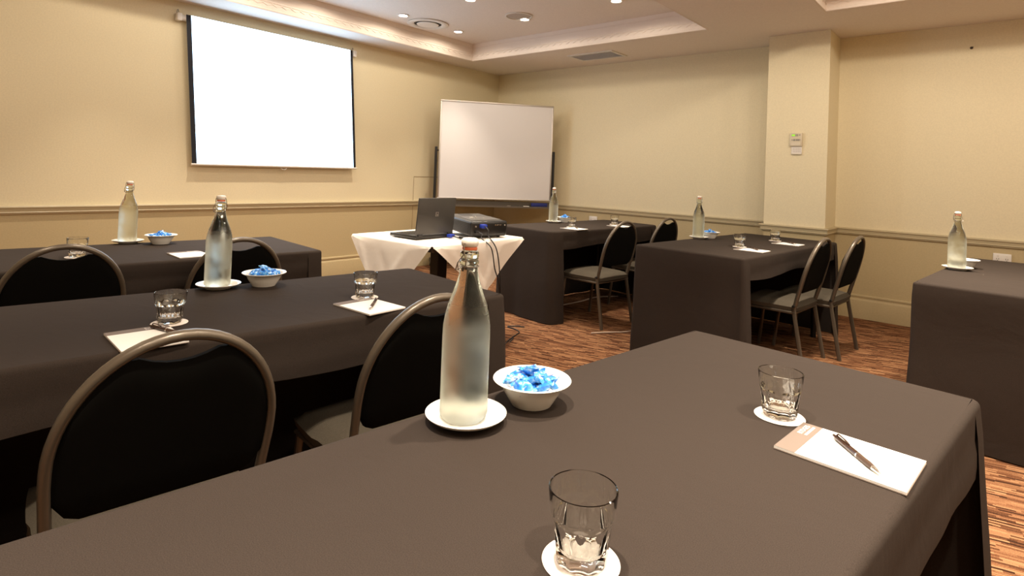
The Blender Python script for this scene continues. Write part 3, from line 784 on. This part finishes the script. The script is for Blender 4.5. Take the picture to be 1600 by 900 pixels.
# tumblers on coasters
GL = [((-.370, .586), 'tumbler at the bottom of the picture on the big front table', 'coaster under the tumbler at the bottom of the picture'),
      ((-.323, 1.213), 'tumbler beside the notepad with the pen on the big front table', 'coaster touching the notepad with the pen on the front table'),
      ((-1.761, .615), 'tumbler behind the hoop of the largest chair', 'coaster behind the hoop of the largest chair'),
      ((-1.692, 1.213), 'tumbler above the notepad at the far end of the middle table', 'coaster at the far end of the middle table'),
      ((-3.172, .712), 'tumbler half hidden by a chair hoop below the screen', 'coaster seen through a chair hand hole'),
      ((-2.882, 4.214), 'tumbler next to the bowl on the table behind the projector', 'coaster next to the bowl on the table behind the projector'),
      ((-2.826, 4.855), 'tumbler at the far end of the table behind the projector', 'coaster at the far end of the table behind the projector'),
      ((-1.395, 4.125), 'tumbler closest to the bottle on the column table', 'coaster closest to the bottle on the column table'),
      ((-1.361, 4.836), 'tumbler at the column end of the column table', 'coaster at the column end of the column table')]
for k, ((x, y), gl, cl) in enumerate(GL):
    put('coaster', make_coaster, cl, (x, y, zt()), k)
    put('tumbler', make_tumbler, gl, (x, y, zt(.0017)), k * .7)
# notepads: origin = header corner at the low-y end, x axis toward the sitter
PADS = [((-.290, 1.060), -.085, 'notepad with taupe lettered header on the big front table', ((-.219, 1.168), (-.136, 1.069)), 'brown pen with chrome tip on the big front table notepad'),
        ((-1.661, 1.068), .030, 'notepad at the far end of the middle table', ((-1.605, 1.198), (-1.512, 1.106)), 'pen on the notepad at the far end of the middle table'),
        ((-1.742, .455), -.070, 'notepad partly hidden behind the largest chair', ((-1.722, .556), (-1.600, .585)), 'pen on the notepad behind the largest chair'),
        ((-3.075, 1.045), -.04, 'notepad behind the chair next to the middle bottle', None, ''),
        ((-2.868, 4.020), -.06, 'notepad beside the first tumbler on the table behind the projector', ((-2.80, 4.15), (-2.72, 4.07)), 'pen on the notepad on the table behind the projector'),
        ((-2.795, 4.660), -.06, 'notepad behind a chair on the table behind the projector', None, ''),
        ((-1.365, 3.915), -.06, 'notepad nearer the slit corner of the column table', ((-1.30, 4.055), (-1.215, 3.975)), 'pen on the notepad nearer the slit corner of the column table'),
        ((-1.318, 4.590), -.06, 'notepad at the column end of the column table', ((-1.25, 4.73), (-1.165, 4.65)), 'pen on the notepad at the column end of the column table')]
for (x, y), rz, lab, pen, plab in PADS:
    put('pad', make_pad, lab, (x, y, zt()), rz)
    if pen:
        (ax, ay), (bx, by) = pen; put('pen', make_pen, plab, ((ax + bx) / 2, (ay + by) / 2, zt(.0053)), math.atan2(by - ay, bx - ax))

# ------------------------------------------------------------------ small square table with white cloth, laptop, projector
WT = [Vector((-3.385, 2.300)), Vector((-2.585, 2.318)), Vector((-2.625, 3.225)), Vector((-3.425, 3.207))]
t = thing('side_table', 'small square table with a dark central post under the white diagonal cloth', 'table', (-3.005, 2.7625, 0))
ctr = Vector((-3.005, 2.7625))
b = MB(); b.prism([((p - ctr) * .985).to_tuple() for p in WT], .700, .733); b.build('tabletop', M_TABLE, t)
b = MB(); b.box((-.043, -.043, .05), (.043, .043, .70), bev=.006); b.build('pedestal', M_DARKMETAL, t)
for k in range(4):
    a = PI / 4 + PI / 2 * k; b = MB(); b.sweep([(.03 * math.cos(a), .03 * math.sin(a), .055), (.25 * math.cos(a), .25 * math.sin(a), .045), (.31 * math.cos(a), .31 * math.sin(a), .022)], .020, n=8, sq=.7); b.build('foot', M_DARKMETAL, t, 40)
b = MB(); rows = []
def wt(u, v, k=1.0):
    p = (WT[0] * (1 - u) + WT[1] * u) * (1 - v) + (WT[3] * (1 - u) + WT[2] * u) * v; return (p - ctr) * k
for i in range(13): rows.append([(*wt(i / 12, j / 12, .985), TZ - .002) for j in range(13)])
b.grid(rows)
rnd = random.Random(5)
for k, drop in enumerate((.42, .335, .40, .40)):
    p, q = (WT[k] - ctr), (WT[(k + 1) % 4] - ctr); d = (q - p).normalized(); n = Vector((d.y, -d.x)); R = .013; L = (q - p).length
    rows = []
    for i in range(33):
        u = i / 32; base = p + (q - p) * u; dp = drop * (1 - abs(2 * u - 1)) + .004; col = []
        for s in range(5):
            th = PI / 2 * s / 4; off = R * math.sin(th) - R * 1.0; bb = base * .985 + n * (R * math.sin(th)) * 1.0
            col.append((bb.x, bb.y, TZ - .002 - R + R * math.cos(th)))
        for s in range(1, 11):
            v = s / 10; z = dp * v
            x_ = (u - .5) * L
            fold = .010 * math.exp(-((x_ - .22 + z * .75) / .018) ** 2) - .008 * math.exp(-((x_ + .12 - z * .62) / .022) ** 2) + .006 * math.exp(-((x_ + .30 - z * .45) / .02) ** 2)
            off = R + .004 + .02 * v * dp / drop + fold * min(1, v * 2) + .006 * math.sin(u * 13 + k) * v
            bb = base * .985 + n * off; col.append((bb.x, bb.y, TZ - .002 - R - max(0, z - R * .3)))
        rows.append(col)
    b.grid(rows)
bmesh.ops.remove_doubles(b.bm, verts=b.bm.verts, dist=.0006)
o = b.build('tablecloth', M_WHITECLOTH, smooth=60, loc=(ctr.x, ctr.y, 0)); tag(o, 'white cloth laid diagonally with hanging points under the laptop', 'tablecloth')

# laptop: hinge edge toward the camera side, lid back shown
t = thing('laptop', 'open grey laptop with its lid back turned to the camera', 'laptop', (-2.872, 2.600, TZ + .001), .035)
b = MB(); b.box((-.262, -.170, .004), (0, .170, .026), bev=.005); bs = b.build('base', M_BLACKP, t, 40)
b = MB()
for r in range(5):
    for c in range(13): b.box((-.215 + r * .022, -.150 + c * .0232, .026), (-.197 + r * .022, -.131 + c * .0232, .028))
kb = b.build('keys', M_BLACKP, t); kb['kind'] = 'stuff'
LM = Matrix.Translation((-.006, 0, .026)) @ Matrix.Rotation(.10, 4, 'Y')
b = MB(); b.box((-.010, -.170, .004), (.002, .170, .246), LM, bev=.004); lid = b.build('lid', M_LAPTOP, t, 40)
b = MB(); b.box((-.0115, -.155, .020), (-.0098, .155, .234), LM); b.build('display_panel', emit('laptop_display', (.6, .75, 1), .6), lid)
b = MB()
for lo, hi in (((.0018, -.014, .1230), (.0026, .014, .1262)), ((.0018, -.014, .1478), (.0026, .014, .1510)), ((.0018, -.014, .1230), (.0026, -.0105, .1510)), ((.0018, .0105, .1230), (.0026, .014, .1510)),
               ((.0018, -.0065, .129), (.0026, -.0045, .146)), ((.0018, -.0045, .136), (.0026, -.0015, .138)), ((.0018, -.0020, .129), (.0026, 0, .138)),
               ((.0018, .0020, .128), (.0026, .0038, .139)), ((.0018, .0038, .137), (.0026, .0070, .139)), ((.0018, .0068, .131), (.0026, .0084, .139)), ((.0018, .0038, .131), (.0026, .0070, .1326))): b.box(lo, hi, LM)
b.build('square_emblem', M_ALU, lid)
for y in (-.135, .135):
    b = MB(); b.sweep([(-.004, y - .018, .026), (-.004, y + .018, .026)], .008, n=12); b.build('hinge', M_BLACKP, t, 40)
t2 = thing('video_cable', 'black cable with blue plug running from the laptop over the cloth edge', 'cable', (-2.872, 2.600, TZ))
b = MB(); b.box((.002, .100, .004), (.040, .145, .024), bev=.004); b.build('blue_plug', M_BLUEP, t2, 40)
def smoothpath(pts, n=6):
    P = [Vector(p) for p in pts]; out = []
    for i in range(len(P) - 1):
        p0, p1, p2, p3 = P[max(i - 1, 0)], P[i], P[i + 1], P[min(i + 2, len(P) - 1)]
        for k in range(n):
            s = k / n; out.append(.5 * ((2 * p1) + (p2 - p0) * s + (2 * p0 - 5 * p1 + 4 * p2 - p3) * s * s + (3 * p1 - p0 - 3 * p2 + p3) * s ** 3))
    out.append(P[-1]); return out
b = MB(); b.sweep(smoothpath([(.040, .122, .014), (.10, .125, .006), (.20, .095, .006), (.276, .066, .006), (.311, .060, -.045), (.322, .062, -.30), (.325, .07, -.60), (.30, .10, -.728), (.18, .22, -.734)]), .0042, n=8); b.build('cord', M_CABLE, t2, 60)
b = MB(); b.sweep([(.105, .124, .009), (.145, .114, .009)], .0085, n=10); b.build('ferrite_bead', M_CABLE, t2, 40)

# projector
PA = math.radians(-14)
t = thing('projector', 'dark grey data projector with ribbed side beside the laptop', 'projector', (-2.865, 2.985, TZ + .0095), PA)
t.rotation_euler = (0, .07, PA)
PWH, PLEN = .150, .36                                # half width (y), length (x from rear 0.16 to -0.20)
X0, X1 = -.21, .17
b = MB(); b.box((X0, -PWH, .014), (X1 - .012, PWH, .118), bev=.016, seg=3); bd = b.build('body', M_PROJ, t, 40)
b = MB(); b.box((X1 - .030, -PWH - .002, .012), (X1, PWH + .002, .120), bev=.018, seg=3); b.build('rear_panel', M_BLACKP, t, 40)
for k in range(8):
    b = MB(); z = .026 + k * .0105; b.box((X0 + .03, -PWH - .003, z), (X1 - .035, -PWH + .004, z + .0048)); b.build('rib', M_PROJ, bd)
b = MB(); b.box((-.185, -.055, .1175), (-.125, .035, .1195)); b.build('top_window', M_BLACKP, bd)
b = MB(); b.box((-.04, -.12, .1175), (.11, .13, .121), bev=.0015); pn = b.build('control_panel', mat('panel_grey', (.085, .08, .075), .35), bd)
for (x, y, r) in ((.0, -.05, .014), (.03, -.075, .005), (.03, -.055, .005), (.03, -.030, .005), (-.03, .0, .005), (.05, .02, .005)):
    b = MB(); b.lathe([(r, .1205), (r, .1235), (r * .7, .1245)], 14, Matrix.Translation((x, y, 0))); b.build('button', M_ALU, pn, 40) if False else b.build('button', M_ALU, bd, 40)
for (y, z, m, r) in ((-.115, .085, M_ALU, .006), (.045, .092, M_CHROME, .004), (.060, .092, M_CHROME, .004), (.075, .092, M_CHROME, .004), (.090, .092, M_CHROME, .004), (.125, .09, M_GREYKEY, .005)):
    b = MB(); b.lathe([(r, -.002), (r, .004), (r * .6, .0045)], 12, Matrix.Translation((X1, y, z)) @ Matrix.Rotation(PI / 2, 4, 'Y')); b.build('port', m, bd, 40)
for sx in (X0 + .04, X1 - .05):
    for sy in (-.11, .11):
        b = MB(); b.lathe([(.012, -.020 if sx < 0 else .0), (.012, .016)], 12, Matrix.Translation((sx, sy, 0))); b.build('foot', M_BLACKP, t, 40)
b = MB(); b.lathe([(.040, 0), (.042, .012), (.034, .014), (.030, .004)], 24, Matrix.Translation((X0, .06, .065)) @ Matrix.Rotation(-PI / 2, 4, 'Y')); b.build('lens', M_BLACKP, t, 40)
PM = Matrix.Translation((-2.865, 2.985, TZ)) @ Matrix.Rotation(PA, 4, 'Z')
def pp(x, y, z): return PM @ Vector((x, y, z))
t2 = thing('video_cable', 'black cable with bright blue plug hanging from the projector back', 'cable', (0, 0, 0))
b = MB(); b.box((X1 + .001, -.085, .072), (X1 + .045, -.045, .098), PM, bev=.004); b.build('blue_plug', M_BLUEP, t2, 40)
b = MB(); b.sweep(smoothpath([pp(X1 + .045, -.065, .085), pp(X1 + .075, -.055, .06), pp(X1 + .085, -.065, .030), (-2.560, 2.860, .700), (-2.552, 2.888, .60), (-2.550, 2.905, .48), (-2.556, 2.93, .30), (-2.57, 2.98, .02), (-2.66, 3.20, .006)]), .0042, n=8); b.build('cord', M_CABLE, t2, 60)
t2 = thing('projector_cable', 'black cord from the lower projector socket looping onto the carpet', 'cable', (0, 0, 0))
b = MB(); b.box((X1 + .001, -.125, .036), (X1 + .040, -.098, .056), PM, bev=.004); b.build('plug', M_BLACKP, t2, 40)
b = MB(); b.sweep(smoothpath([pp(X1 + .040, -.112, .046), pp(X1 + .075, -.105, .035), pp(X1 + .085, -.115, .012), (-2.560, 2.818, .695), (-2.550, 2.848, .56), (-2.546, 2.888, .46), (-2.552, 2.92, .28), (-2.58, 2.97, .02), (-2.66, 3.16, .006), (-2.71, 3.30, .006), (-2.735, 3.36, .006), (-2.80, 3.395, .006), (-2.895, 3.41, .006), (-2.87, 3.46, .006), (-2.80, 3.50, .007)]), .0042, n=8); b.build('cord', M_CABLE, t2, 60)
# pale cords on the carpet under the whiteboard-side table
t2 = tag((lambda b: (b.sweep(smoothpath([(-3.05, 4.30, .006), (-3.02, 4.60, .006), (-3.02, 4.90, .006), (-2.90, 5.10, .006)]), .006, n=8), b.build('extension_cord', M_PALECABLE, smooth=60))[1])(MB()), 'pale cord on the carpet under the table behind the projector', 'cable')
t2 = tag((lambda b: (b.sweep(smoothpath([(-2.35, 3.75, .006), (-2.28, 3.86, .006), (-2.19, 3.98, .006), (-2.15, 4.12, .006)]), .006, n=8), b.build('extension_cord', M_PALECABLE, smooth=60))[1])(MB()), 'short pale cord on the carpet by the slit cloth of the column table', 'cable')
